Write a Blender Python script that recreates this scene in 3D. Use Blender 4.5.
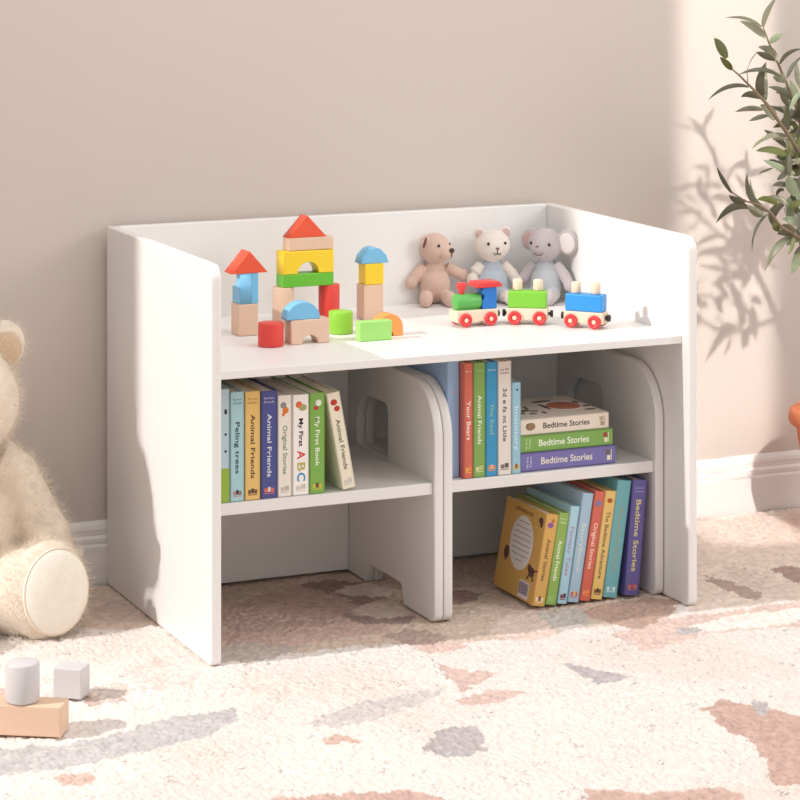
import bpy, bmesh, math, random
import numpy as np
from mathutils import Vector, Matrix

random.seed(7)
rng = np.random.default_rng(7)
for o in list(bpy.data.objects):
    bpy.data.objects.remove(o, do_unlink=True)
SC = bpy.context.scene
COL = SC.collection
R = math.radians

# ------------------------------------------------------------------ camera
CAM = Vector((-1.2431, -3.4815, 1.0934))
YAW, FPX, SY = 0.416, 2581.7, -498.2
cd = bpy.data.cameras.new('camera')
cam = bpy.data.objects.new('camera', cd)
COL.objects.link(cam)
cam.location = CAM
cam.rotation_euler = (R(90), 0, -YAW)
cd.sensor_width = 36
cd.lens = FPX * 36 / 800
cd.shift_y = SY / 800
cd.clip_start = 0.05
SC.camera = cam

# ------------------------------------------------------------------ light
wd = bpy.data.worlds.new('world')
SC.world = wd
wd.use_nodes = True
bg = wd.node_tree.nodes['Background']
bg.inputs['Color'].default_value = (0.985, 0.985, 1.0, 1)
bg.inputs['Strength'].default_value = 0.70

# low daylight through the left window
sd = bpy.data.lights.new('low_sun', 'SPOT')
sun = bpy.data.objects.new('low_sun', sd)
COL.objects.link(sun)
sd.energy = 630
sd.color = (1.0, 0.975, 0.95)
sd.shadow_soft_size = 0.022
sd.spot_size = R(75)
sd.spot_blend = 0.3
sun.location = (-3.4, 0.10, 2.57)
sun.rotation_euler = (Vector((0.3, -0.1, 0.1)) - sun.location).to_track_quat('-Z', 'Y').to_euler()

# daylight through the front right of the room, broad and soft
ad = bpy.data.lights.new('window_daylight', 'AREA')
al = bpy.data.objects.new('window_daylight', ad)
COL.objects.link(al)
ad.shape = 'RECTANGLE'
ad.size, ad.size_y = 1.0, 1.2
ad.energy = 30
ad.color = (1.0, 0.97, 0.94)
al.location = (2.6, -2.0, 1.9)
al.rotation_euler = (Vector((0.4, 0.4, 0.4)) - al.location).to_track_quat('-Z', 'Y').to_euler()

# narrow shaft of daylight on the wall by the plant
bd = bpy.data.lights.new('daylight_shaft', 'AREA')
bl = bpy.data.objects.new('daylight_shaft', bd)
COL.objects.link(bl)
bd.shape = 'RECTANGLE'
bd.size, bd.size_y = 0.19, 1.0
bd.spread = R(2.2)
bd.energy = 0.58
bd.color = (1.0, 0.975, 0.94)
bdir = Vector((0.10, 0.76, -0.608)).normalized()
bl.location = Vector((1.160, 0.51, 0.47)) - bdir * 2.2
bl.rotation_euler = bdir.to_track_quat('-Z', 'Y').to_euler()

# added fill light, unseen above the frame, to brighten the upper wall
cl = bpy.data.lights.new('upper_wall_fill', 'AREA')
co_ = bpy.data.objects.new('upper_wall_fill', cl)
COL.objects.link(co_)
cl.shape = 'RECTANGLE'
cl.size, cl.size_y = 1.8, 0.6
cl.energy = 13
cl.color = (1.0, 0.98, 0.955)
co_.location = (0.3, -0.35, 2.2)
co_.rotation_euler = (Vector((0.3, 0.45, 0.9)) - co_.location).to_track_quat('-Z', 'Y').to_euler()

vs = SC.view_settings
vs.view_transform = 'Standard'
vs.look = 'None'
vs.exposure = 0.0
vs.gamma = 1.0
vs.use_curve_mapping = False

# ------------------------------------------------------------------ helpers
FW = Vector((math.sin(YAW), math.cos(YAW), 0))
RT = Vector((math.cos(YAW), -math.sin(YAW), 0))


def at(px, py, axis, val):
    """Point of the photograph (px, py) on the plane axis = val, in metres."""
    d = FW + RT * ((px - 400) / FPX) + Vector((0, 0, 1)) * ((400 + SY - py) / FPX)
    return CAM + d * ((val - CAM[axis]) / d[axis])


def lin(c):
    return tuple((x / 255 / 12.92) if x / 255 <= 0.04045 else ((x / 255 + 0.055) / 1.055) ** 2.4 for x in c)


_m = {}


def mat(name, rgb, rough=0.55, bump=0.0, bscale=200, var=0.0, vscale=8, sheen=0.0, spec=0.5, stretch=None):
    if name in _m:
        return _m[name]
    m = bpy.data.materials.new(name)
    m.use_nodes = True
    nt = m.node_tree
    p = nt.nodes['Principled BSDF']
    col = lin(rgb) + (1,)
    p.inputs['Base Color'].default_value = col
    p.inputs['Roughness'].default_value = rough
    p.inputs['Specular IOR Level'].default_value = spec
    if sheen:
        p.inputs['Sheen Weight'].default_value = sheen
        p.inputs['Sheen Roughness'].default_value = 0.5
    tc = nt.nodes.new('ShaderNodeTexCoord')
    src = tc.outputs['Object']
    if stretch:
        mp = nt.nodes.new('ShaderNodeMapping')
        mp.inputs['Scale'].default_value = stretch
        nt.links.new(src, mp.inputs['Vector'])
        src = mp.outputs['Vector']
    if var:
        n = nt.nodes.new('ShaderNodeTexNoise')
        n.inputs['Scale'].default_value = vscale
        n.inputs['Detail'].default_value = 4
        nt.links.new(src, n.inputs['Vector'])
        mx = nt.nodes.new('ShaderNodeMix')
        mx.data_type = 'RGBA'
        mx.inputs[6].default_value = tuple(min(1, c * (1 + var)) for c in col[:3]) + (1,)
        mx.inputs[7].default_value = tuple(c * (1 - var) for c in col[:3]) + (1,)
        nt.links.new(n.outputs['Fac'], mx.inputs[0])
        nt.links.new(mx.outputs[2], p.inputs['Base Color'])
    if bump:
        n2 = nt.nodes.new('ShaderNodeTexNoise')
        n2.inputs['Scale'].default_value = bscale
        n2.inputs['Detail'].default_value = 3
        nt.links.new(src, n2.inputs['Vector'])
        b = nt.nodes.new('ShaderNodeBump')
        b.inputs['Strength'].default_value = bump
        b.inputs['Distance'].default_value = 0.002
        nt.links.new(n2.outputs['Fac'], b.inputs['Height'])
        nt.links.new(b.outputs['Normal'], p.inputs['Normal'])
    _m[name] = m
    return m


def link(name, me, mats=None, parent=None, loc=(0, 0, 0), rot=(0, 0, 0), smooth=False):
    o = bpy.data.objects.new(name, me)
    COL.objects.link(o)
    if mats:
        for m in (mats if isinstance(mats, (list, tuple)) else [mats]):
            me.materials.append(m)
    if smooth:
        for p in me.polygons:
            p.use_smooth = True
    o.location = loc
    o.rotation_euler = rot
    if parent:
        o.parent = parent
    return o


def tag(o, label=None, cat=None, group=None, kind=None):
    if label: o['label'] = label
    if cat: o['category'] = cat
    if group: o['group'] = group
    if kind: o['kind'] = kind
    return o


def thing(name, label, cat, loc=(0, 0, 0), rot=(0, 0, 0), group=None):
    o = bpy.data.objects.new(name, None)
    COL.objects.link(o)
    o.empty_display_size = 0.02
    o.location = loc
    o.rotation_euler = rot
    return tag(o, label, cat, group)


class MB:
    """Collects shapes into one mesh."""

    def __init__(s):
        s.bm = bmesh.new()

    def _add(s, me, M=None, mi=0):
        if M is not None:
            me.transform(M)
        for p in me.polygons:
            p.material_index = mi
        s.bm.from_mesh(me)
        bpy.data.meshes.remove(me)
        return s

    def box(s, c, size, bev=0.0, seg=2, M=None, mi=0):
        b = bmesh.new()
        bmesh.ops.create_cube(b, size=1)
        bmesh.ops.scale(b, vec=size, verts=b.verts)
        if bev:
            bmesh.ops.bevel(b, geom=b.edges[:] + b.verts[:], offset=bev, segments=seg, affect='EDGES', profile=0.5)
        bmesh.ops.translate(b, vec=c, verts=b.verts)
        me = bpy.data.meshes.new('t')
        b.to_mesh(me)
        b.free()
        return s._add(me, M, mi)

    def lathe(s, prof, n=32, M=None, mi=0):
        """prof: list of (r, z) from one axis end to the other."""
        b = bmesh.new()
        rings = []
        for r, z in prof:
            if r < 1e-6:
                rings.append([b.verts.new((0, 0, z))])
            else:
                rings.append([b.verts.new((r * math.cos(2 * math.pi * i / n), r * math.sin(2 * math.pi * i / n), z)) for i in range(n)])
        for a, c in zip(rings, rings[1:]):
            for i in range(n):
                j = (i + 1) % n
                if len(a) == 1 and len(c) == 1:
                    continue
                if len(a) == 1:
                    b.faces.new((a[0], c[i], c[j]))
                elif len(c) == 1:
                    b.faces.new((a[i], c[0], a[j]))
                else:
                    b.faces.new((a[i], c[i], c[j], a[j]))
        bmesh.ops.recalc_face_normals(b, faces=b.faces)
        me = bpy.data.meshes.new('t')
        b.to_mesh(me)
        b.free()
        for p in me.polygons:
            p.use_smooth = True
        return s._add(me, M, mi)

    def cyl(s, r, h, bev=0.001, n=32, M=None, mi=0):
        b = bev
        pr = [(0, 0), (r - b, 0), (r - .3 * b, .3 * b), (r, b), (r, h - b), (r - .3 * b, h - .3 * b), (r - b, h), (0, h)]
        s.lathe(pr, n, M, mi)
        return s

    def ball(s, c, rad, M=None, mi=0, rot=None, u=24, v=16):
        b = bmesh.new()
        bmesh.ops.create_uvsphere(b, u_segments=u, v_segments=v, radius=1)
        X = Matrix.Translation(c)
        if rot is not None:
            X = X @ rot.to_matrix().to_4x4() if hasattr(rot, 'to_matrix') else X @ rot
        X = X @ Matrix.Diagonal((rad[0], rad[1], rad[2], 1))
        bmesh.ops.transform(b, matrix=X, verts=b.verts)
        me = bpy.data.meshes.new('t')
        b.to_mesh(me)
        b.free()
        for p in me.polygons:
            p.use_smooth = True
        return s._add(me, M, mi)

    def tube(s, pts, rads, n=8, M=None, mi=0):
        b = bmesh.new()
        rings = []
        pts = [Vector(p) for p in pts]
        for i, p in enumerate(pts):
            d = (pts[min(i + 1, len(pts) - 1)] - pts[max(i - 1, 0)]).normalized()
            up = Vector((0, 0, 1)) if abs(d.z) < 0.9 else Vector((1, 0, 0))
            a = d.cross(up).normalized()
            c = a.cross(d)
            r = rads[i] if isinstance(rads, (list, tuple)) else rads
            rings.append([b.verts.new(p + (a * math.cos(2 * math.pi * k / n) + c * math.sin(2 * math.pi * k / n)) * r) for k in range(n)])
        for q, w in zip(rings, rings[1:]):
            for k in range(n):
                b.faces.new((q[k], q[(k + 1) % n], w[(k + 1) % n], w[k]))
        b.faces.new(rings[0][::-1])
        b.faces.new(rings[-1])
        bmesh.ops.recalc_face_normals(b, faces=b.faces)
        me = bpy.data.meshes.new('t')
        b.to_mesh(me)
        b.free()
        for p in me.polygons:
            p.use_smooth = True
        return s._add(me, M, mi)

    def extrude(s, outline, thick, bev=0.0, holes=(), M=None, mi=0):
        """outline in XY, extruded symmetrically along Z with eased edges."""
        cu = bpy.data.curves.new('c', 'CURVE')
        cu.dimensions = '2D'
        cu.fill_mode = 'BOTH'
        cu.extrude = thick / 2 - bev
        cu.bevel_depth = bev
        cu.bevel_resolution = 1
        cu.offset = -bev
        for pl in [outline] + list(holes):
            sp = cu.splines.new('POLY')
            sp.points.add(len(pl) - 1)
            for q, (x, y) in zip(sp.points, pl):
                q.co = (x, y, 0, 1)
            sp.use_cyclic_u = True
        return s._from_obdata(cu, M, mi)

    def text(s, body, size, M=None, mi=0, bold=0.0, align='CENTER', width=None, spacing=1.0):
        cu = bpy.data.curves.new('c', 'FONT')
        cu.body = body
        cu.size = size
        cu.align_x = align
        cu.align_y = 'CENTER'
        cu.extrude = 0.00012
        cu.offset = bold
        cu.space_character = spacing
        cu.resolution_u = 3
        return s._from_obdata(cu, M, mi, width)

    def _from_obdata(s, cu, M, mi, width=None):
        o = bpy.data.objects.new('t', cu)
        COL.objects.link(o)
        dg = bpy.context.evaluated_depsgraph_get()
        dg.update()
        me = bpy.data.meshes.new_from_object(o.evaluated_get(dg))
        bpy.data.objects.remove(o)
        bpy.data.curves.remove(cu)
        me.materials.clear()
        if width:
            xs = [v.co.x for v in me.vertices]
            if xs:
                k = width / (max(xs) - min(xs))
                me.transform(Matrix.Diagonal((k, 1, 1, 1)))
        return s._add(me, M, mi)

    def build(s, name, mats, parent=None, loc=(0, 0, 0), rot=(0, 0, 0), smooth=False, remesh=None, smooth_it=0):
        me = bpy.data.meshes.new(name)
        s.bm.to_mesh(me)
        s.bm.free()
        if remesh:
            o = bpy.data.objects.new('t', me)
            COL.objects.link(o)
            md = o.modifiers.new('r', 'REMESH')
            md.mode = 'VOXEL'
            md.voxel_size = remesh
            if smooth_it:
                ms = o.modifiers.new('s', 'SMOOTH')
                ms.iterations = smooth_it
                ms.factor = 0.5
            dg = bpy.context.evaluated_depsgraph_get()
            dg.update()
            me2 = bpy.data.meshes.new_from_object(o.evaluated_get(dg))
            bpy.data.objects.remove(o)
            bpy.data.meshes.remove(me)
            me = me2
            me.name = name
            smooth = True
        return link(name, me, mats, parent, loc, rot, smooth)


def arc(cx, cy, r, a0, a1, n=8):
    return [(cx + r * math.cos(R(a0 + (a1 - a0) * i / n)), cy + r * math.sin(R(a0 + (a1 - a0) * i / n))) for i in range(n + 1)]


def rrect(x0, y0, x1, y1, r):
    """r: corner radii (bottom-left, bottom-right, top-right, top-left)"""
    if not isinstance(r, (tuple, list)):
        r = (r,) * 4
    p = []
    p += arc(x0 + r[0], y0 + r[0], r[0], 180, 270)
    p += arc(x1 - r[1], y0 + r[1], r[1], 270, 360)
    p += arc(x1 - r[2], y1 - r[2], r[2], 0, 90)
    p += arc(x0 + r[3], y1 - r[3], r[3], 90, 180)
    return p


# side panels are drawn in (y, z) and extruded along x
YZ = Matrix(((0, 0, 1, 0), (1, 0, 0, 0), (0, 1, 0, 0), (0, 0, 0, 1)))
# front outlines are drawn in (x, z) and extruded along y
XZ = Matrix(((1, 0, 0, 0), (0, 0, -1, 0), (0, 1, 0, 0), (0, 0, 0, 1)))

# ------------------------------------------------------------------ setting
WALL_Y = 0.510
wallm = mat('beige_wall_paint', (208, 195, 185), 0.9, bump=0.08, bscale=300, spec=0.2)
trimm = mat('white_trim_paint', (236, 231, 226), 0.45)
sidem = mat('side_wall_paint', (112, 98, 88), 0.9, spec=0.2)
floorm = mat('oak_floor', (176, 140, 108), 0.5, var=0.15, vscale=6, stretch=(1, 8, 1))


def struct(name, mb, m, **k):
    return tag(mb.build(name, m, **k), kind='structure')


b = MB(); b.box((0.2, WALL_Y + 0.05, 1.2), (4.4, 0.10, 2.6))
struct('wall_back', b, wallm)
b = MB(); b.box((0.2, -1.8, -0.035), (4.4, 4.7, 0.04))
struct('floor', b, floorm)
# left wall with the tall window the sun comes through (outside the frame)
WX = -1.95
b = MB()
b.box((WX - 0.05, 0.349, 1.2), (0.10, 0.30, 2.6))
b.box((WX - 0.05, -1.41, 0.16), (0.10, 3.30, 0.36))
b.box((WX - 0.05, -1.41, 2.43), (0.10, 3.30, 0.14))
b.box((WX - 0.05, -3.10, 1.2), (0.10, 0.20, 2.6))
struct('wall_left', b, sidem)
# baseboard with a stepped moulding
b = MB()
H = 0.1055
prof = [(0, 0), (-.013, 0), (-.013, .066), (-.0105, .070), (-.0115, .074), (-.0115, .079), (-.008, .083), (-.0085, .089), (-.0095, .093), (-.008, .099), (-.004, H), (0, H)]
n = len(prof)
for sx in (0,):
    bm2 = bmesh.new()
    va = [bm2.verts.new((-2.0, WALL_Y + y, z - .006)) for y, z in prof]
    vb = [bm2.verts.new((2.4, WALL_Y + y, z - .006)) for y, z in prof]
    for i in range(n):
        bm2.faces.new((va[i], va[(i + 1) % n], vb[(i + 1) % n], vb[i]))
    bm2.faces.new(va[::-1]); bm2.faces.new(vb)
    bmesh.ops.recalc_face_normals(bm2, faces=bm2.faces)
    me = bpy.data.meshes.new('t'); bm2.to_mesh(me); bm2.free()
    b._add(me)
struct('baseboard_back', b, trimm)

# ------------------------------------------------------------------ rug
CREAM = (230, 219, 211)
BANDS = [  # colour, outline in photograph coordinates projected onto the floor
    ((206, 178, 156), [(180, 585), (300, 570), (440, 560), (440, 640), (330, 648), (225, 662), (150, 620)]),  # warm shade under the desk, left half, painted into the yarn
    ((208, 182, 162), [(440, 560), (640, 530), (700, 560), (690, 600), (610, 624), (540, 634), (440, 646)]),  # same warm shade painted in under the right half
    ((226, 206, 190), [(690, 520), (835, 490), (835, 590), (760, 604), (690, 612)]),  # tan of the desk's shade to the right, put into the colour
    ((184, 179, 180), [(-40, 778), (-40, 750), (60, 743), (120, 731), (185, 714), (232, 707), (240, 720), (200, 738), (130, 753), (60, 769)]),
    ((196, 188, 184), [(303, 722), (340, 708), (400, 692), (445, 688), (402, 712), (335, 727)]),
    ((205, 168, 150), [(324, 738), (340, 733), (362, 734), (356, 741), (330, 743)]),
    ((205, 168, 150), [(57, 777), (80, 770), (97, 772), (90, 782), (62, 784)]),
    ((192, 150, 136), [(278, 799), (330, 792), (400, 789), (445, 796), (440, 815), (270, 815)]),
    ((166, 158, 160), [(421, 746), (430, 736), (447, 727), (470, 724), (486, 740), (482, 752), (450, 758), (430, 755)]),
    ((168, 160, 162), [(562, 660), (575, 663), (600, 670), (627, 674), (622, 680), (600, 684), (585, 676)]),
    ((206, 172, 160), [(436, 664), (470, 670), (504, 672), (480, 680), (462, 690)]),
    ((206, 172, 160), [(458, 699), (490, 689), (532, 690), (500, 700), (470, 706)]),
    ((186, 144, 128), [(701, 707), (722, 699), (760, 706), (835, 722), (835, 790), (772, 782), (768, 760), (750, 740), (712, 720)]),
    ((168, 160, 162), [(752, 698), (764, 700), (772, 711), (762, 713)]),
    ((190, 150, 134), [(584, 788), (640, 792), (722, 786), (745, 796), (705, 812), (590, 806)]),
    ((216, 186, 174), [(612, 634), (640, 622), (680, 617), (720, 612), (760, 606), (835, 596), (835, 622), (760, 628), (700, 634), (650, 652)]),
    ((240, 230, 220), [(688, 624), (740, 614), (805, 606), (800, 622), (740, 628), (700, 632)]),  # sunlit strip before the desk's shadow, painted in cream
    ((178, 170, 172), [(676, 628), (700, 625), (706, 631), (684, 634)]),
    ((150, 112, 98), [(768, 568), (790, 565), (835, 572), (835, 586), (790, 580)]),
    ((160, 130, 112), [(700, 574), (730, 580), (762, 594), (755, 600), (720, 586)]),  # dark shading of the pile, painted as a streak
    ((214, 192, 176), [(722, 560), (770, 575), (835, 592), (835, 604), (770, 598), (730, 578)]),
    ((210, 184, 164), [(60, 590), (110, 574), (150, 606), (168, 622), (120, 630), (60, 626)]),  # shaded rug behind the teddy's foot, painted tan
    ((186, 158, 144), [(78, 700), (98, 684), (130, 688), (124, 700), (96, 706)]),  # cast shadow of the grey cube, painted into the rug
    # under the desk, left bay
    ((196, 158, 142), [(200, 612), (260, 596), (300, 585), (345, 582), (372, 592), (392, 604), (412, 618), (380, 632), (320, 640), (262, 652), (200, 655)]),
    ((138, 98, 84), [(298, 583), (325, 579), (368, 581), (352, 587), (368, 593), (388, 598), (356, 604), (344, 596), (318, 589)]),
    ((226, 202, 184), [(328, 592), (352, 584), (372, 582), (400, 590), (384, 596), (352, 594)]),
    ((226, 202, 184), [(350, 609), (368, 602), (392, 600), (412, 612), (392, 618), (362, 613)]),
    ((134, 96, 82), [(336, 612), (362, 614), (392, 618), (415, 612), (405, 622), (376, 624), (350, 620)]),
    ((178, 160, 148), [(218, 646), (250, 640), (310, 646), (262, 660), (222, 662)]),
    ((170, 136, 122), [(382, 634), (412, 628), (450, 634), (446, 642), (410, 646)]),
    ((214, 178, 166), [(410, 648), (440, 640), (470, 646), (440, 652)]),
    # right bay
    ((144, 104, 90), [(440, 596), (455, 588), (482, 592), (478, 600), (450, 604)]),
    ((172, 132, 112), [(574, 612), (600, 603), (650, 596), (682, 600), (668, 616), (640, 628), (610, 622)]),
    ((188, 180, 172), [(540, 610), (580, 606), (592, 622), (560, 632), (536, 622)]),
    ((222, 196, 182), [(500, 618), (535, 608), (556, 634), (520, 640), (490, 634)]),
    # left by the teddy bear
    ((198, 170, 154), [(88, 612), (112, 596), (140, 606), (150, 618), (110, 624)]),  # shade beside the bear, painted brownish tan
    ((206, 168, 156), [(-30, 694), (4, 688), (30, 694), (28, 706), (-30, 712)]),
    ((206, 190, 178), [(84, 690), (120, 682), (135, 692), (110, 702)]),  # paler painted layer of the grey cube's shadow
    ((228, 205, 196), [(122, 668), (160, 656), (200, 672), (190, 690), (140, 690)]),
    ((230, 212, 200), [(240, 676), (262, 668), (300, 690), (282, 704), (258, 694)]),
]


def build_rug():
    x0, x1, y0, y1, st = -0.62, 1.62, -0.95, 0.492, 0.0023
    nx, ny = int((x1 - x0) / st), int((y1 - y0) / st)
    X, Y = np.meshgrid(np.linspace(x0, x1, nx), np.linspace(y0, y1, ny))

    def vnoise(scale, seed):
        g = np.random.default_rng(seed)
        gx, gy = int((x1 - x0) / scale) + 3, int((y1 - y0) / scale) + 3
        G = g.random((gy, gx))
        u, v = (X - x0) / scale, (Y - y0) / scale
        i, j = u.astype(int), v.astype(int)
        fu, fv = u - i, v - j
        fu, fv = fu * fu * (3 - 2 * fu), fv * fv * (3 - 2 * fv)
        return (G[j, i] * (1 - fu) + G[j, i + 1] * fu) * (1 - fv) + (G[j + 1, i] * (1 - fu) + G[j + 1, i + 1] * fu) * fv

    tuft = np.abs(vnoise(.0085, 1) - .5) * 2          # ridged: curls of yarn
    tuft2 = np.abs(vnoise(.0052, 2) - .5) * 2
    Z = -.0040 + .0026 * (1 - tuft) + .0024 * (1 - tuft2) + .0022 * (vnoise(.0034, 8) - .5) + .0022 * (vnoise(.05, 3) - .5)
    base = np.array(lin(CREAM))
    colr = np.ones((ny, nx, 3)) * base
    colr *= (1 + .05 * (vnoise(.10, 4) - .5) + .10 * (vnoise(.012, 5) - .5))[..., None]
    warm = np.clip((vnoise(.16, 9) - .55) * 3, 0, 1)[..., None]
    colr = colr * (1 - warm * np.array((.03, .08, .10)))
    speck = np.clip((vnoise(.0030, 21) * vnoise(.016, 22) - .62) * 4, 0, .45)[..., None]
    colr = colr * (1 - speck)
    JX = X + (vnoise(.014, 6) - .5) * .016
    JY = Y + (vnoise(.014, 7) - .5) * .016
    grain = (1 + .25 * (vnoise(.008, 10) - .5))[..., None]
    depth = np.zeros((ny, nx))
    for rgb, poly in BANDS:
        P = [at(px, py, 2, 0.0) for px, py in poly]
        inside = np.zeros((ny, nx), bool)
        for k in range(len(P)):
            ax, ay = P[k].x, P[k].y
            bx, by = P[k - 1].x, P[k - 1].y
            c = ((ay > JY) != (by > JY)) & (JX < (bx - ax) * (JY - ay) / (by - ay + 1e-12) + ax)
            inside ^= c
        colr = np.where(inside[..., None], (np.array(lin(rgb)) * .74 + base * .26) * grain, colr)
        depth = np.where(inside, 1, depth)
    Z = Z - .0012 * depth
    co = np.stack([X, Y, Z], -1).reshape(-1, 3)
    idx = np.arange(nx * ny).reshape(ny, nx)
    f = np.stack([idx[:-1, :-1], idx[:-1, 1:], idx[1:, 1:], idx[1:, :-1]], -1).reshape(-1, 4)
    me = bpy.data.meshes.new('rug')
    me.vertices.add(len(co)); me.vertices.foreach_set('co', co.ravel())
    me.loops.add(f.size); me.loops.foreach_set('vertex_index', f.ravel())
    me.polygons.add(len(f))
    me.polygons.foreach_set('loop_start', np.arange(0, f.size, 4))
    me.polygons.foreach_set('use_smooth', np.ones(len(f), bool))
    me.update()
    ca = me.color_attributes.new('yarn', 'FLOAT_COLOR', 'POINT')
    ca.data.foreach_set('color', np.concatenate([colr.reshape(-1, 3), np.ones((nx * ny, 1))], 1).astype(np.float32).ravel())
    m = bpy.data.materials.new('rug_yarn'); m.use_nodes = True
    nt = m.node_tree; p = nt.nodes['Principled BSDF']
    p.inputs['Roughness'].default_value = 1.0
    p.inputs['Specular IOR Level'].default_value = 0.1
    a = nt.nodes.new('ShaderNodeAttribute'); a.attribute_name = 'yarn'
    nt.links.new(a.outputs['Color'], p.inputs['Base Color'])
    tc = nt.nodes.new('ShaderNodeTexCoord')
    nz = nt.nodes.new('ShaderNodeTexNoise'); nz.inputs['Scale'].default_value = 420; nz.inputs['Detail'].default_value = 2
    nt.links.new(tc.outputs['Object'], nz.inputs['Vector'])
    bp = nt.nodes.new('ShaderNodeBump'); bp.inputs['Strength'].default_value = .6; bp.inputs['Distance'].default_value = .002
    nt.links.new(nz.outputs['Fac'], bp.inputs['Height']); nt.links.new(bp.outputs['Normal'], p.inputs['Normal'])
    o = link('rug', me, m)
    tag(o, 'cream shaggy rug with rosy, brown and grey patches covering the floor', 'rug')


build_rug()

# ------------------------------------------------------------------ desk and the two nested chairs
white = mat('white_lacquered_board', (238, 235, 232), 0.38, bump=0.02, bscale=60)
white2 = mat('white_lacquered_chair_board', (234, 231, 228), 0.4, bump=0.02, bscale=60)
W, D, HT, T = 0.80, 0.496, 0.5734, 0.016
TOP = 0.4179
desk = thing('desk', 'white kids desk with raised sides and back, toys set out on its top', 'desk', (0, 0, 0))
for x in (T / 2, W - T / 2):
    b = MB(); b.extrude(rrect(0, 0, D, HT, (.010, .006, .006, .022)), T, .0022, M=Matrix.Translation((x, 0, 0)) @ YZ)
    b.build('side_panel', white, desk)
b = MB(); b.box((W / 2, D - T / 2, HT / 2), (W - 2 * T - .0006, T, HT), .0015)
b.build('back_panel', white, desk)
b = MB(); b.box((W / 2, .019 + (D - T - .019) / 2, TOP - .0062), (W - 2 * T - .0006, D - T - .019 - .0006, .0124), .0012)
b.build('tabletop', white, desk)


def chair(x0, label):
    w, t, cy0, cy1, h = .3815, .0146, .074, .444, .3610
    c = thing('nested_chair', label, 'chair', (x0, cy0, 0), group='white cube chairs nested under the desk')
    d = cy1 - cy0
    grip = rrect(.178, .2150, .302, .3005, (.004, .004, .050, .014))
    ol = [(.010, 0)] + [(.115, 0), (.124, .026), (.130, .031), (.250, .031), (.258, .026), (.266, 0)]
    ol = arc(.014, .014, .014, 180, 270, 5) + ol[1:] + arc(d - .014, .014, .014, 270, 360, 5) + arc(d - .085, h - .085, .085, 0, 90, 12) + arc(.085, h - .085, .085, 90, 180, 12)
    for x in (t / 2, w - t / 2):
        b = MB(); b.extrude(ol, t, .0018, holes=[grip], M=Matrix.Translation((x, 0, 0)) @ YZ)
        b.build('side_panel', white2, c)
    b = MB(); b.box((w / 2, .006 + .165, .2032), (w - 2 * t - .0006, .330, .0180), .0014)
    b.build('seat', white2, c)
    b = MB(); b.box((w / 2, .343, .168), (w - 2 * t - .0006, .0135, .330), .0014)
    b.build('back_panel', white2, c)
    return c


chair(0.0180, 'white cube chair under the left half of the desk, eight books on its seat')
chair(0.4008, 'white cube chair under the right half of the desk, bedtime story pile on its seat')
SEAT = .2128

# ------------------------------------------------------------------ books
pagem = mat('book_paper', (232, 224, 208), 0.9, var=.12, vscale=900, stretch=(1, .05, .05))
INK = {}


def ink(rgb):
    return mat('ink_%02x%02x%02x' % rgb, rgb, 0.6)


def cov(rgb):
    g = sum(rgb) / 3
    c = tuple(min(255, x * .80 + g * .20 + 6) for x in rgb)
    return mat('cover_%02x%02x%02x' % rgb, c, 0.38, var=.03, vscale=40)


def book(label, rgb, w, d, h, loc, rot=(0, 0, 0), title=None, tcol=(40, 40, 40), tsize=.0095, span=.55, tc=.5, top=None,
         emblem=None, emb_top=None, group=None, bands=(), side=None):
    o = thing('book', label, 'book', loc, rot, group)
    bt = .0017
    b = MB()
    b.box((-w / 2 + bt / 2, d / 2, h / 2), (bt, d, h), .0005, 1)
    b.box((w / 2 - bt / 2, d / 2, h / 2), (bt, d, h), .0005, 1)
    b.box((0, bt / 2, h / 2), (w - .0006, bt, h), .0005, 1)
    mats = [cov(rgb)]
    for z0, z1, c in bands:           # printed colour band round the cover
        b.box((0, -.00010, h * (z0 + z1) / 2), (w - .0012, .0004, h * (z1 - z0)), mi=len(mats))
        mats.append(ink(c))
    c = b.build('cover', mats, o)
    b = MB(); b.box((0, d / 2 - .0003, h / 2), (w - 2 * bt - .0004, d - .006, h - .006))
    b.build('pages', pagem, o)
    # writing runs from head to tail of the spine, letters turned clockwise
    SP = Matrix(((0, 1, 0, 0), (0, 0, -1, -.00015), (-1, 0, 0, 0), (0, 0, 0, 1)))
    if title:
        b = MB()
        if isinstance(title, str):
            b.text(title, tsize, M=Matrix.Translation((0, 0, h * tc)) @ SP, bold=tsize * .012, width=h * span)
            b.build('title', ink(tcol), c)
        else:
            ms = []
            for (s_, z_, sp_, c_, sz_) in title:
                b.text(s_, sz_, M=Matrix.Translation((0, 0, h * z_)) @ SP, bold=sz_ * .02, width=h * sp_, mi=len(ms))
                ms.append(ink(c_))
            b.build('title', ms, c)
    UP = Matrix(((1, 0, 0, 0), (0, 0, -1, -.00015), (0, 1, 0, 0), (0, 0, 0, 1)))
    if top:                            # small lines across the head of the spine
        b = MB()
        for i, s_ in enumerate(top[0]):
            b.text(s_, .0045, M=Matrix.Translation((0, 0, h * .93 - i * .0055)) @ UP, width=w * .62)
        b.build('heading', ink(top[1]), c)
    if emblem:                         # small printed device at the foot
        b = MB(); ms = []
        for i, c_ in enumerate(emblem):
            k = len(emblem)
            b.box(((i - (k - 1) / 2) * w * .62 / k, -.0001, h * .075 + (.0012 if i % 2 else 0)), (w * .54 / k, .0004, .0058 + .001 * (i % 2)), mi=i)
            ms.append(ink(c_))
        b.box((0, -.0001, h * .075 - .0046), (w * .6, .0004, .0012), mi=0)
        b.build('emblem', ms, c)
    if emb_top:                        # small printed picture near the head
        for i, (c_, x_, z_, rx, rz) in enumerate(emb_top):
            b = MB()
            b.ball((x_ * w, -.0001, h * z_), (rx * w, .0003, rz * w), u=12, v=8)
            b.build('spine_picture', ink(c_), c)
    if side:
        side(c, w, d, h)
    return o


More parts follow.
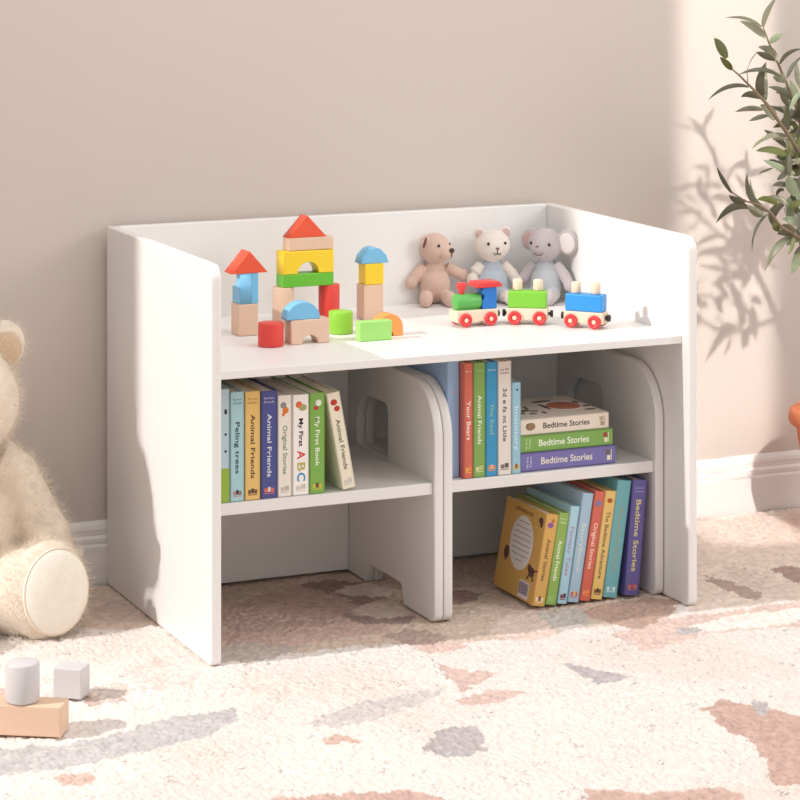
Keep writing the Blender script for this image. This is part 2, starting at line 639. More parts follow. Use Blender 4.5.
FY = .0835
L = 'books standing on the left seat'
PX = lambda px, py: at(px, py, 1, FY + .002).x


def stand(x0, x1, ztop, label, rgb, group, base=SEAT, dy=0, d=.155, **k):
    return book(label, rgb, x1 - x0, d, ztop - base, ((x0 + x1) / 2, FY + dy, base), (0, 0, 0), group=group, **k)


stand(.0385, .0585, .3790, 'pale blue and green book half hidden behind the desk side, first on the left seat', (176, 204, 214), L, bands=((0, .30, (150, 180, 62)),), emb_top=[((40, 60, 70), .2, .8, .12, .2), ((40, 60, 70), .2, .6, .1, .1), ((40, 60, 70), .2, .45, .1, .1)])
stand(.0600, .0814, .3735, 'light aqua book lettered Peling trees, second from the left on the left seat', (158, 206, 214), L, title='Peling trees', tcol=(52, 66, 76), span=.47, tc=.49, top=(('My First', 'Animals'), (90, 130, 140)), emblem=((190, 130, 120), (60, 50, 60), (140, 110, 100)))
stand(.0828, .1066, .3725, 'golden yellow book lettered Animal Friends beside a navy one', (240, 190, 92), L, title='Animal Friends', tcol=(62, 52, 44), span=.59, tc=.49, top=(('My First', 'Animals'), (190, 130, 60)), emblem=((120, 80, 50), (70, 50, 40), (120, 80, 50)))
stand(.1080, .1335, .3715, 'navy blue book lettered Animal Friends in the left row', (62, 70, 148), L, title='Animal Friends', tcol=(226, 226, 236), span=.59, tc=.49, top=(('My First', 'Friends'), (214, 214, 232)), emblem=((220, 110, 90), (230, 200, 200), (220, 110, 90)))
stand(.1345, .1565, .3630, 'cream book with a little orange animal at the top, lettered Original Stories', (236, 224, 210), L, title='Original Stories', tcol=(120, 150, 120), span=.48, tc=.46, emb_top=[((140, 140, 140), -.1, .90, .22, .22), ((226, 120, 50), .05, .85, .22, .24), ((226, 120, 50), -.1, .81, .12, .12)], emblem=((200, 190, 180), (190, 180, 170)))
stand(.1580, .1838, .3620, 'white book lettered My First ABC in coloured letters', (244, 238, 230), L,
      title=[('My First', .625, .28, (40, 36, 36), .0095), ('A', .40, .085, (214, 62, 60), .0175), ('B', .285, .085, (190, 180, 90), .0175), ('C', .18, .085, (40, 140, 190), .0175)],
      emb_top=[((226, 110, 50), -.12, .90, .2, .2), ((170, 170, 110), .12, .87, .24, .2)], emblem=((214, 206, 196), (206, 200, 190)))
stand(.1850, .2094, .3625, 'grass green book lettered My First Book, holding up the leaning cream book', (122, 184, 62), L, title='My First Book', tcol=(240, 246, 226), span=.49, tc=.52, emb_top=[((240, 240, 226), .08, .90, .2, .2), ((190, 60, 60), -.08, .85, .16, .14)], emblem=((206, 190, 70), (120, 70, 40), (206, 190, 70)))
# the leaning one
lean = math.atan2(.0265, .1435)
book('cream book leaning at a slant against the green book on the left seat', (238, 226, 198), .0215, .150, .1475, (.2490, FY, SEAT + .0030), (0, -lean, 0), title='Animal Friends', tcol=(110, 104, 90), span=.52, tc=.46,
     emb_top=[((190, 60, 40), -.05, .90, .25, .22), ((190, 60, 40), .1, .83, .22, .2)], emblem=((214, 206, 196), (206, 200, 190)), group=L)

M_ = 'books standing on the right seat'
stand(.4165, .4375, .3935, 'sky blue book first in the right row, beside the curved chair edge', (142, 178, 222), M_, dy=.014, emb_top=[((190, 170, 190), .0, .72, .14, .14)])
stand(.4385, .4540, .3885, 'coral red book lettered Your Bears in the right row', (226, 96, 72), M_, title='Your Bears', tcol=(250, 230, 214), span=.34, tc=.5, top=(('by us',), (250, 220, 200)), emblem=((240, 180, 80), (226, 150, 70)))
stand(.4546, .4750, .3880, 'green book lettered Animal Friends between red and bright blue books', (126, 176, 72), M_, title='Animal Friends', tcol=(240, 246, 226), span=.43, tc=.5, top=(('My First',), (190, 220, 150)), emblem=((220, 220, 160), (200, 200, 120)))
stand(.4757, .4955, .3875, 'bright cyan blue book lettered The Reef', (32, 150, 208), M_, title='The Reef', tcol=(150, 190, 170), span=.28, tc=.5, top=(('My First',), (230, 240, 250)), emblem=((240, 150, 80), (240, 190, 150), (240, 150, 80)))
stand(.4962, .5192, .3870, 'tall cream book in the right row with spaced grey lettering', (230, 218, 206), M_, title='3d e fa nt Litle', tcol=(92, 88, 90), span=.47, tc=.53, top=(('aa bb', 'books'), (120, 110, 110)), emblem=((130, 110, 100), (90, 80, 80)))
stand(.5200, .5355, .3530, 'short light blue book at the right end of the upright row, beside the lying pile', (142, 196, 216), M_, title='Imanstory', tcol=(214, 232, 240), span=.48, tc=.5, emb_top=[((50, 90, 130), .1, .92, .12, .12)], emblem=((230, 180, 60), (120, 70, 50), (230, 180, 60)))

G3 = 'bedtime story books lying in a pile'
RL = (0, -math.pi / 2, R(0))


def top_picture(c, w, d, h):
    b = MB(); ms = [ink((194, 116, 92)), ink((96, 86, 78)), ink((240, 236, 228))]
    # cover art seen from above: a round red brown shape and dark sprigs
    def disc(u, v, ru, rv, mi):
        b.ball((w / 2 + .0001, v * d, (1 - u) * h), (.0003 if mi == 2 else .0007, rv, ru), mi=mi, u=20, v=10)
    disc(.72, .54, .034, .042, 2)
    disc(.73, .50, .028, .031, 0)
    disc(.62, .78, .018, .007, 1)
    disc(.53, .52, .004, .022, 1)
    for i in range(30):
        disc(.06 + .34 * random.random(), .20 + .55 * random.random(), .0034, .0046, 1)
    disc(.93, .62, .006, .008, 1); disc(.95, .40, .008, .005, 1); disc(.90, .22, .010, .005, 1)
    b.build('cover_picture', ms, c)


zz = SEAT
for i, (lab, rgb, x0, x1, th, tcol, k) in enumerate((
        ('violet book lettered Bedtime Stories at the bottom of the lying pile', (112, 102, 178), .5375, .7035, .0283, (236, 230, 214), dict(span=.54, tc=.52, tsize=.0150)),
        ('green book lettered Bedtime Stories in the middle of the lying pile', (122, 178, 70), .5375, .7000, .0258, (240, 248, 226), dict(span=.54, tc=.53, tsize=.0145)),
        ('cream book lettered Bedtime Stories on top of the lying pile', (232, 216, 196), .5385, .6945, .0250, (70, 62, 60), dict(span=.52, tc=.48, tsize=.0125)))):
    em = {0: dict(emblem=((236, 230, 200), (120, 110, 90)), top=(('My First', 'Tales'), (226, 222, 240))),
          1: dict(emblem=((240, 230, 200), (170, 70, 60)), top=(('My First', 'Tales'), (220, 240, 190))),
          2: dict(emblem=((170, 150, 120), (190, 170, 140)), emb_top=[((150, 120, 90), .02, .88, .24, .34), ((120, 90, 70), .1, .91, .12, .12)], side=top_picture)}[i]
    book(lab, rgb, th, .150, x1 - x0, (x1, FY + .004 + .003 * i, zz + th / 2), RL, title='Bedtime Stories', tcol=tcol, group=G3, **k, **em)
    zz += th + .0003

B8 = 'books leaning in a row on the rug'


def blurb(c, w, d, h):
    """Back cover with a white oval of text lines, two small creatures and a bar code."""
    M = Matrix(((0, 0, -1, -w / 2 - .00012), (-1, 0, 0, d), (0, 1, 0, 0), (0, 0, 0, 1)))   # u -> -y, v -> z, out -> -x
    b = MB()
    b.extrude([(d * .52 + .038 * math.cos(2 * math.pi * i / 36), h * .58 + .042 * math.sin(2 * math.pi * i / 36)) for i in range(36)], .0004, 0, M=M)
    b.build('text_oval', ink((232, 228, 222)), c)
    b = MB()
    for i in range(8):
        v = .032 - i * .0085
        hw = .031 * math.sqrt(max(0.05, 1 - (v / .041) ** 2)) * (1 if i < 7 else .5)
        b.box((d * .52, h * .58 + v, .0003), (2 * hw, .0016, .0002), M=M)
    b.build('text_lines', ink((172, 166, 164)), c)
    b = MB()
    b.text('adventures', .0105, M=M @ Matrix.Translation((d * .48, h * .925, .0001)), width=.06)
    b.build('blurb_heading', ink((120, 70, 40)), c)
    for blobs, legs in (([(.20, .41, .009, .011)], [(.2, .4, .2, .32)]),
                        ([(.86, .33, .010, .008), (.80, .365, .006, .006)], [(.84, .33, .78, .24), (.9, .33, .92, .24), (.86, .34, 1.0, .37)]),
                        ([(.90, .90, .007, .005), (.92, .885, .005, .008)], [])):
        b = MB()
        for (u, v, r1, r2) in blobs:
            b.ball((d * u, h * v, 0), (r1, r2, .0004), M=M, u=14, v=8)
        for (u0, v0, u1, v1) in legs:
            b.tube([(d * u0, h * v0, .0001), (d * u1, h * v1, .0001)], .0014, 5, M=M)
        b.build('small_creature', ink((96, 66, 56)), c)
    b = MB()
    b.box((d * .74, h * .115, 0), (.034, .026, .0005), M=M)
    for i in range(9):
        b.box((d * .74 - .014 + i * .0035, h * .125, .0003), (.0016 if i % 3 else .0024, .018, .0003), M=M, mi=1)
    b.build('bar_code', [ink((228, 218, 220)), ink((90, 70, 100))], c)


def lean_book(bl, br, tl, tr, label, rgb, d=.150, **k):
    """bl.. : spine corners (x, z) in metres on the plane of the spines."""
    cx = (bl + br) / 2
    w = (br - bl)
    h = math.hypot(tl[0] - bl, tl[1]) * 1.0
    ang = math.atan2(tl[0] - bl, tl[1])
    return book(label, rgb, w * math.cos(ang), d, h, (cx, FY, .0022 + w / 2 * math.sin(ang)), (0, ang, 0), group=B8, **k)


ang_b = .150
lean_book(.5546, .5768, (.5800, .1395), None, 'mustard yellow book at the left end of the floor row, its back cover showing', (226, 168, 72), d=.138, title='Animal Stories', tcol=(122, 92, 60), span=.46, tc=.5, emb_top=[((150, 90, 160), -.05, .88, .24, .2), ((190, 120, 60), .1, .93, .14, .14)], emblem=((240, 220, 180), (110, 80, 90), (240, 220, 180)), side=blurb)
lean_book(.5778, .5966, (.6020, .1405), None, 'green book with white lettering beside the mustard book on the rug', (142, 184, 70), title='Animal Friends', tcol=(240, 248, 220), span=.44, tc=.48, top=(('My First', 'Tales'), (226, 240, 190)), emblem=((170, 200, 120), (160, 190, 110)))
lean_book(.5985, .6150, (.6222, .1490), None, 'light blue book with pink lettering in the floor row', (160, 208, 224), title='Fantasy Tales', tcol=(186, 150, 190), span=.5, tc=.54, emblem=((150, 50, 60), (90, 60, 100)))
lean_book(.6162, .6360, (.6432, .1670), None, 'grey blue book with cream lettering left of the red floor book', (156, 190, 214), title='Storybook', tcol=(220, 224, 214), span=.46, tc=.5, emblem=((200, 100, 80), (230, 190, 120), (200, 100, 80)))
lean_book(.6372, .6560, (.6650, .1680), None, 'orange red book leaning in the floor row', (228, 92, 70), title='Original Stories', tcol=(252, 220, 196), span=.42, tc=.5, emb_top=[((120, 130, 180), .0, .89, .25, .25)], emblem=((240, 150, 90), (236, 140, 90)))
lean_book(.6572, .6772, (.6836, .1670), None, 'yellow book between red and teal books in the floor row', (240, 194, 96), title='The Bedtime Adventure', tcol=(130, 100, 60), span=.62, tc=.5, emb_top=[((180, 90, 40), .0, .91, .25, .2)], emblem=((120, 70, 50), (70, 50, 50), (120, 70, 50)))
lean_book(.6784, .7035, (.7052, .1810), None, 'tall teal book with golden lettering in the floor row', (98, 178, 186), title='Woodland Animals', tcol=(170, 176, 140), span=.56, tc=.5, emblem=((220, 236, 236), (140, 190, 200), (220, 236, 236)))
lean_book(.7170, .7425, (.7325, .1800), None, 'purple book lettered Bedtime Stories at the right end of the floor row', (98, 86, 168), title='Bedtime Stories', tcol=(238, 222, 150), span=.62, tc=.52, tsize=.0125, top=(('Animal', 'Tales'), (190, 184, 220)), emblem=((220, 130, 110), (190, 90, 100), (220, 130, 110)))

# ------------------------------------------------------------------ toy blocks on the desk
wood = mat('natural_beech', (226, 192, 168), 0.55, var=.05, vscale=60, stretch=(1, 1, .2))
red = mat('red_painted_wood', (222, 66, 58), 0.4)
oran = mat('orange_red_painted_wood', (232, 88, 58), 0.4)
lblue = mat('light_blue_painted_wood', (122, 188, 226), 0.4)
yel = mat('yellow_painted_wood', (246, 208, 46), 0.4)
grn = mat('green_painted_wood', (104, 188, 52), 0.4)
lime = mat('yellow_green_painted_wood', (146, 206, 62), 0.4)
lgrn = mat('lime_painted_wood', (162, 220, 116), 0.4)
orng = mat('orange_painted_wood', (246, 160, 84), 0.4)
BG = 'wooden building blocks on the desk'
Z0 = TOP + .0004


def block(name, label, mb, m, loc, rz=0):
    o = mb.build(name, m, None, loc, (0, 0, R(rz)))
    return tag(o, label, 'toy block', BG)


def cuboid(label, m, size, loc, rz=0, name='toy_block'):
    b = MB(); b.box((0, 0, size[2] / 2), size, .0014)
    return block(name, label, b, m, loc, rz)


def prism(label, m, ol, depth, loc, rz=0, name='toy_block'):
    b = MB(); b.extrude(ol, depth, .0012, M=XZ)
    return block(name, label, b, m, loc, rz)


def tri(w, h):
    return [(-w / 2, 0), (w / 2, 0), (w * .02, h), (-w * .02, h)]


def archol(w, h, r):
    return [(-w / 2, 0)] + [(-r, 0)] + arc(0, 0, r, 180, 0, 16) + [(w / 2, 0), (w / 2, h), (-w / 2, h)]


def halfdisc(w, h, flat=0.0):
    p = []
    for i in range(21):
        a = math.pi * i / 20
        p.append((w / 2 * math.cos(a), flat + (h - flat) * math.sin(a)))
    return [(-w / 2, 0), (w / 2, 0)] + p if flat else p


# left tower
p = at(249.0, 336, 2, TOP)
ty = p.y + .018
cuboid('bare wood block at the foot of the left block tower', wood, (.0320, .036, .0490), (p.x - .0005, ty, Z0))
cuboid_z = Z0 + .0492
b = MB()
b.extrude([(-.0165, 0), (.0165, 0), (.0165, .0250)] + arc(.0165, .0425, .0175, 270, 180, 8) + [(-.0010, .0475), (-.0165, .0475)], .0200, .0008, M=Matrix.Translation((-.0055, 0, 0)) @ YZ)
b.box((.0100, 0, .02375), (.0115, .033, .0475), .0010)
block('toy_block', 'light blue block with a round notch in its top left, in the left tower', b, lblue, (p.x + .0005, ty, cuboid_z))
prism('orange red roof block on top of the left tower', oran, tri(.061, .0335), .035, (p.x + .0015, ty, cuboid_z + .0477), name='roof_block')
# castle in the middle
cy = .352
xa, xb = at(283, 300, 1, cy).x, at(329, 300, 1, cy).x
PH = .0625
for x, m, lab in ((xa, wood, 'bare wood round pillar under the left end of the green plank'), (xb, red, 'red round pillar under the right end of the green plank')):
    b = MB(); b.cyl(.0170, PH, .0014)
    block('pillar_block', lab, b, m, (x, cy, Z0))
xc = (at(279, 280, 1, cy - .016).x + at(333.5, 280, 1, cy - .016).x) / 2 + .002
z = Z0 + PH + .0002
cuboid('green plank block bridging the two pillars of the castle', grn, (.087, .031, .0205), (xc + .002, cy, z), name='plank_block'); z += .0207
prism('yellow arch block in the middle castle', yel, archol(.087, .0360, .0182), .031, (xc + .002, cy, z), name='arch_block'); z += .0367
cuboid('bare wood plank block lying on the yellow arch', wood, (.0775, .026, .0205), (xc + .0075, cy, z), name='plank_block'); z += .0207
prism('orange red roof block on top of the middle castle', oran, tri(.066, .034), .026, (xc + .001, cy, z), name='roof_block')
# right tower
p = at(374, 320, 2, TOP)
ty = p.y + .017
cuboid('tall bare wood block at the foot of the right block tower', wood, (.0345, .032, .0560), (p.x, ty, Z0))
cuboid('yellow cube block in the right tower', yel, (.0330, .029, .0340), (p.x + .002, ty, Z0 + .0562))
prism('light blue rounded roof block on top of the right tower', lblue, [(-.0245, 0), (.0245, 0), (.0205, .013)] + arc(0, .006, .0195, 30, 150, 10) + [(-.0205, .013)], .028, (p.x + .003, ty, Z0 + .0904), name='roof_block')
# loose ones in front
p = at(275.5, 348, 2, TOP)
b = MB(); b.cyl(.0197, .0355, .0016)
block('round_block', 'red round block lying in front of the castle', b, red, (p.x, p.y + .0197, Z0))
p = at(310, 344, 2, TOP)
prism('bare wood arch block in front of the castle', wood, archol(.063, .0370, .0130), .030, (p.x + .001, p.y + .015, Z0), name='arch_block')
prism('light blue half round block lying on the bare wood arch', lblue, halfdisc(.056, .0270), .024, (p.x - .010, p.y + .014, Z0 + .0372), name='half_round_block')
p = at(345.5, 335, 2, TOP)
b = MB(); b.cyl(.0190, .0345, .0016)
block('round_block', 'lime green round block standing before the right tower', b, lime, (p.x, p.y + .019, Z0))
p = at(376, 341, 2, TOP)
cuboid('lime green block standing in front of the orange one', lgrn, (.0540, .018, .0300), (p.x, p.y + .009, Z0))
p = at(389, 336.5, 2, TOP)
prism('orange arch block beside the lime green block', orng, [(-.0225, 0), (-.0065, 0)] + arc(0, .0, .0065, 180, 0, 10) + [(.0225, 0), (.0225, .012)] + arc(0, .012, .0225, 10, 170, 14) + [(-.0225, .012)], .026, (p.x + .002, p.y + .013, Z0), name='half_round_block')

# ------------------------------------------------------------------ toy train
tblue = mat('blue_painted_train_wood', (38, 122, 206), 0.38)
tblue2 = mat('azure_painted_train_wood', (48, 150, 226), 0.38)
tgrn = mat('leaf_green_painted_train_wood', (92, 176, 84), 0.38)
tred = mat('red_painted_train_wood', (226, 62, 62), 0.38)
pale = mat('pale_maple', (238, 216, 190), 0.5, var=.05, vscale=60)
black = mat('black_coupler', (40, 38, 40), 0.4)
TG = 'wooden toy train on the desk'
RX = Matrix.Rotation(R(90), 4, 'X')


def train_base(o, l, w, ends=(-1, 1)):
    b = MB(); b.box((0, 0, .0165), (l, w, .0190), .0018)
    b.build('chassis', pale, o)
    for sx in (-.3, .3):
        for sy in (-1, 1):
            b = MB()
            pr = [(0, .0035), (.0030, .0035), (.0032, .0026), (.0062, .0030), (.0070, .0044), (.0092, .0044), (.0108, .0030), (.0108, .0006), (.0100, 0), (0, 0)]
            b.lathe(pr[::-1], 28)
            wh = b.build('wheel', tred, o, (sx * l, sy * (w / 2 + .0004), .0112), (R(90) if sy < 0 else R(-90), 0, 0))
            b = MB(); b.ball((0, 0, .0036), (.0036, .0036, .0014), u=14, v=8)
            b.build('axle_cap', pale, wh)
    for s in ends:
        b = MB()
        b.tube([(s * l / 2, 0, .0165), (s * (l / 2 + .0035), 0, .0165)], .0028, 10)
        b.tube([(s * (l / 2 + .003), 0, .0165), (s * (l / 2 + .0075), 0, .0165)], .0056, 14)
        b.build('coupler', black, o)


e = thing('train_engine', 'toy train engine with green boiler, blue cab and red roof', 'toy train', (.5285, .238, Z0), (0, 0, R(1)), TG)
train_base(e, .074, .030, (1,))
b = MB(); b.cyl(.0128, .043, .0016, M=Matrix.Translation((-.034, 0, .0385)) @ Matrix.Rotation(R(90), 4, 'Y'))
b.box((-.0125, 0, .0285), (.040, .014, .006))
b.build('boiler', tgrn, e)
b = MB(); b.lathe([(0, 0), (.0042, 0), (.0042, .004), (.0080, .013), (.0085, .017), (.006, .0195), (0, .0200)], 20)
b.build('chimney', tred, e, (-.0215, 0, .0495))
b = MB()
b.extrude([(-.0125, 0), (.0125, 0), (.0125, .0345), (-.0125, .0345), (-.0125, .024)] + arc(-.0125, .019, .005, 90, -90, 6), .026, .0010, M=XZ)
b.build('cab', tblue, e, (.0225, 0, .0262))
b = MB(); b.extrude([(-.022, 0), (.022, 0), (.0235, .0035), (.018, .0085), (-.018, .0085), (-.0235, .0035)], .034, .0012, M=XZ)
b.build('roof', tred, e, (.0200, 0, .0608))


def wagon(label, m, x, y, rz):
    o = thing('train_wagon', label, 'toy train', (x, y, Z0), (0, 0, R(rz)), TG)
    train_base(o, .066, .028)
    b = MB(); b.box((0, 0, .0262 + .0135), (.062, .026, .0270), .0022)
    b.build('cargo_block', m, o)
    for s in (-.0165, .0165):
        b = MB(); b.cyl(.0078, .0180, .0022, n=20)
        b.build('peg', pale, o, (s, 0, .0530))
    return o


wagon('middle toy train wagon with a lime green block and two pegs', mat('lime_train_wood', (128, 204, 62), .38), .6145, .2170, -31)
wagon('last toy train wagon with an azure blue block and two pegs', tblue2, .6830, .1480, -48)

# ------------------------------------------------------------------ small plush toys
def plush_mat(n, c):
    return mat(n, c, 0.95, bump=.5, bscale=700, sheen=.35, spec=.15, var=.06, vscale=50)


eyem = mat('glossy_black_bead', (22, 18, 18), 0.15)
stitch = mat('dark_brown_thread', (66, 46, 42), 0.8)
Q = lambda ax, d: Matrix.Rotation(R(d), 4, ax)


def plush(name, label, cat_mat, loc, rz, head_c, head_r, ears, outfit=None, snout=None, nose=None, eyes=(), mouth=None, inner=None, arms=None, head_rz=0, scale=1.0, hang=None, legs_x=.018):
    o = thing(name, label, 'plush toy', loc, (0, 0, R(rz)), 'small plush toys against the desk back')
    o.scale = (scale,) * 3
    b = MB()
    # trunk
    b.ball((0, 0, .030), (.0270, .0225, .031))
    b.ball((0, .002, .054), (.0185, .0165, .022))
    # legs stretched forward
    for s in (-1, 1):
        b.tube([(s * .015, -.005, .014), (s * legs_x, -.028, .012), (s * (legs_x + .002), -.042, .012)], [.0115, .0105, .0100], 14)
        b.ball((s * (legs_x + .002), -.046, .0135), (.0115, .0095, .0135))
    for (sh, el, ha) in (arms or (((-.019, 0, .060), (-.032, -.006, .044), (-.038, -.010, .030)), ((.019, 0, .060), (.032, -.006, .044), (.038, -.010, .030)))):
        b.tube([sh, el, ha], [.0085, .0098, .0090], 14)
        b.ball(ha, (.0100, .0095, .0110))
    b.ball(head_c, head_r)
    HM = Matrix.Translation(head_c) @ Q('Z', head_rz)
    for (c, r, rot) in ears:
        b.ball((0, 0, 0), r, M=HM @ Matrix.Translation(c) @ rot)
    if snout:
        for (c, r) in snout:
            b.ball(c, r, M=HM)
    body = b.build('body', cat_mat, o, remesh=.0016, smooth_it=3)
    if outfit:
        b = MB()
        b.ball((0, 0, .030), (.0284, .0240, .0325))
        b.ball((0, .002, .053), (.0200, .0180, .0225))
        for s in (-1, 1):
            b.tube([(s * .015, -.006, .0145), (s * legs_x, -.024, .0128)], [.0130, .0122], 14)
        b.build('romper', outfit, o, remesh=.0018, smooth_it=3)
    for (x, z) in eyes:
        y = -math.sqrt(max(0.02, 1 - (x / head_r[0]) ** 2 - (z / head_r[2]) ** 2)) * head_r[1]
        b = MB(); b.ball((x, y - .0006, z), (.0026, .0018, .0026), M=HM, u=12, v=8)
        b.build('eye', eyem, o)
    if nose:
        b = MB(); b.ball(nose[0], nose[1], M=HM, u=14, v=10)
        b.build('nose', nose[2], o)
    if mouth:
        b = MB()
        for ln in mouth:
            b.tube([Vector(q) for q in ln], .00075, 6, M=HM)
        b.build('mouth', stitch, o)
    if inner:
        for (c, r, rot, mi) in inner:
            b = MB(); b.ball((0, 0, 0), r, M=HM @ Matrix.Translation(c) @ rot, u=16, v=10)
            b.build('inner_ear', mi, o)
    return o


pinkb = plush_mat('rosy_brown_plush', (216, 184, 168))
creamp = plush_mat('cream_plush', (232, 220, 210))
greyp = plush_mat('mauve_grey_plush', (194, 184, 186))
bluew = plush_mat('grey_blue_knit', (186, 196, 206))
bluew2 = plush_mat('grey_green_knit', (190, 194, 198))
pinke = plush_mat('dusty_pink_plush', (206, 176, 170))

P1 = at(439, 306, 2, TOP)
plush('plush_bear', 'rosy brown plush bear sitting at the left of the three plush toys', pinkb, (P1.x + .006, P1.y + .030, Z0), -18, (0, -.002, .0925), (.0262, .0245, .0262),
      ears=[((-.0235, .002, .012), (.0065, .0050, .0125), Q('Y', 22)), ((.0235, .006, .012), (.0065, .0050, .0110), Q('Y', -22))],
      snout=[((0.004, -.021, -.006), (.0150, .0120, .0130))], nose=((0.006, -.0335, -.0015), (.0052, .0036, .0044), mat('brown_nose', (70, 44, 38), .5)),
      eyes=((-.0125, .007), (.0140, .007)), mouth=[[(0.006, -.0335, -.006), (0.006, -.0325, -.013)]], head_rz=40,
      inner=[((-.0265, -.0020, .012), (.0022, .0030, .0100), Q('Y', 22), mat('brown_ear_lining', (120, 82, 76), .9))],
      arms=(((-.019, 0, .062), (-.030, -.006, .050), (-.041, -.010, .036)), ((.019, 0, .062), (.034, .002, .052), (.049, .004, .045))))
P2 = at(497, 305, 2, TOP)
plush('plush_bear', 'cream plush bear in a grey blue romper, middle of the three plush toys', creamp, (P2.x + .006, P2.y + .032, Z0), -10, (0, -.002, .0960), (.0308, .0262, .0265),
      ears=[((-.0225, .003, .0205), (.0100, .0055, .0100), Q('Y', -30)), ((.0245, .003, .0205), (.0105, .0055, .0110), Q('Y', 30))],
      snout=[((0, -.0200, -.006), (.0110, .0070, .0085))], nose=((0, -.0272, -.0025), (.0034, .0018, .0022), mat('pink_brown_nose', (150, 104, 94), .6)),
      eyes=((-.0150, .0055), (.0150, .0055)), mouth=[[(0, -.0275, -.004), (0, -.0272, -.011)], [(-.0065, -.0245, -.0105), (-.004, -.0262, -.0135), (0, -.0272, -.011), (.004, -.0262, -.0135), (.0065, -.0245, -.0105)]],
      outfit=bluew, head_rz=4,
      inner=[((-.0225, -.0010, .0205), (.0070, .0030, .0070), Q('Y', -30), pinke), ((.0245, -.0010, .0205), (.0072, .0030, .0076), Q('Y', 30), pinke)],
      arms=(((-.019, 0, .064), (-.031, -.004, .052), (-.036, -.006, .040)), ((.019, 0, .064), (.033, -.006, .048), (.041, -.010, .034))))
P3 = at(555, 303, 2, TOP)
plush('plush_elephant', 'grey plush elephant with big ears in the desk corner', greyp, (P3.x - .006, P3.y + .022, Z0), -44, (0, -.002, .0960), (.0295, .0265, .0280),
      ears=[((.0390, .004, .0060), (.0200, .0060, .0225), Q('Y', -12)), ((-.0330, .010, .0060), (.0160, .0060, .0190), Q('Y', 14))],
      snout=[((-.002, -.0210, -.004), (.0110, .0075, .0085))], nose=((-.002, -.0290, .000), (.0036, .0016, .0020), mat('mauve_nose', (150, 122, 126), .7)),
      eyes=((-.0165, .0040), (.0170, .0030)), mouth=[[(-.0100, -.0240, -.0125), (-.004, -.0275, -.0150), (.003, -.0272, -.0150), (.007, -.0250, -.0120)]],
      outfit=bluew2, head_rz=-8,
      inner=[((.0402, -.0016, .0050), (.0150, .0030, .0175), Q('Y', -12), mat('pale_mauve_lining', (222, 212, 210), .9, sheen=.3)), ((-.0335, .0045, .0060), (.0120, .0030, .0145), Q('Y', 14), pinke)],
      arms=(((-.019, 0, .064), (-.030, -.006, .050), (-.036, -.012, .038)), ((.019, 0, .064), (.034, -.004, .046), (.044, -.008, .030))))

# ------------------------------------------------------------------ big teddy bear on the rug
furm = mat('cream_teddy_fur', (236, 221, 203), 1.0, bump=.9, bscale=260, sheen=.5, spec=.1, var=.10, vscale=60)
padm = mat('pale_sole_plush', (246, 239, 226), 0.95, bump=.4, bscale=400, sheen=.3, spec=.1, var=.04, vscale=60)
tb = thing('teddy_bear', 'big cream teddy bear sitting on the rug at the left wall', 'teddy bear', (-.300, .375, 0))
TX = lambda px, py, y: at(px, py, 1, y) - Vector((-.300, .375, 0))
b = MB()
b.ball((.012, .008, .135), (.116, .090, .140))
b.ball((-.005, .015, .225), (.085, .070, .085))
hc = TX(-46, 402, .335)
b.ball(hc, (.098, .088, .088))
b.ball(hc + Vector((-.022, -.075, -.020)), (.042, .040, .034))
earc = TX(1, 346, .355)
b.ball(earc, (.038, .022, .041), rot=Q('Y', 20))
b.ball((2 * hc.x - earc.x, earc.y, earc.z), (.038, .022, .041), rot=Q('Y', -20))
# arms
sh, el, ha = TX(10, 478, .374), TX(34, 520, .354), TX(54, 560, .330)
b.tube([TX(-12, 462, .375), sh, el, TX(46, 540, .340), ha], [.046, .046, .041, .041, .036], 20)
b.ball(ha, (.037, .037, .037))
b.tube([(-.115, .005, .240), (-.165, -.030, .180), (-.185, -.075, .120)], [.045, .040, .036], 20)
b.ball((-.185, -.075, .120), (.038, .038, .040))
# legs: the near one points to the right with its sole turned to us
foot = TX(50, 591, .250)
solen = Vector((.22, -.96, .16)).normalized()
b.tube([(-.020, -.010, .070), foot - solen * .075 + Vector((-.035, 0, 0)), foot - solen * .020 + Vector((-.012, 0, 0))], [.068, .064, .064], 24)
SQ = solen.to_track_quat('Z', 'Y').to_matrix().to_4x4() @ Q('Z', -14)
b.ball((0, 0, 0), (.066, .075, .032), M=Matrix.Translation(foot - solen * .006) @ SQ)
b.tube([(-.060, -.030, .070), (-.100, -.110, .064), (-.120, -.150, .064)], [.066, .060, .058], 24)
b.ball((-.120, -.160, .070), (.062, .030, .072))
body = b.build('body', furm, tb, remesh=.006, smooth_it=4)
b = MB(); b.ball((0, 0, 0), (.055, .064, .012), M=Matrix.Translation(foot + solen * .0175) @ SQ, u=32, v=16)
so = b.build('sole', padm, tb)
b = MB()
b.tube([(.0535 * math.cos(2 * math.pi * i / 48), .0625 * math.sin(2 * math.pi * i / 48), .0030) for i in range(49)], .0010, 6, M=Matrix.Translation(foot + solen * .0175) @ SQ)
b.build('seam', mat('tan_seam_thread', (226, 208, 186), .9), so)
b = MB(); b.ball((-.120, -.1885, .070), (.048, .008, .058), u=32, v=16)
b.build('sole', padm, tb)
for s in (-1, 1):
    b = MB(); b.ball(hc + Vector((s * .036 - .030, -.078, .018)), (.009, .007, .010), u=14, v=10)
    b.build('eye', eyem, tb)
b = MB(); b.ball(hc + Vector((-.022, -.112, -.008)), (.015, .009, .011), u=16, v=10)
b.build('nose', stitch, tb)
b = MB(); b.ball(earc + Vector((.004, -.017, -.002)), (.024, .010, .027), u=16, v=12)
b.build('inner_ear', mat('tan_ear_lining', (206, 178, 150), .95, sheen=.3), tb)



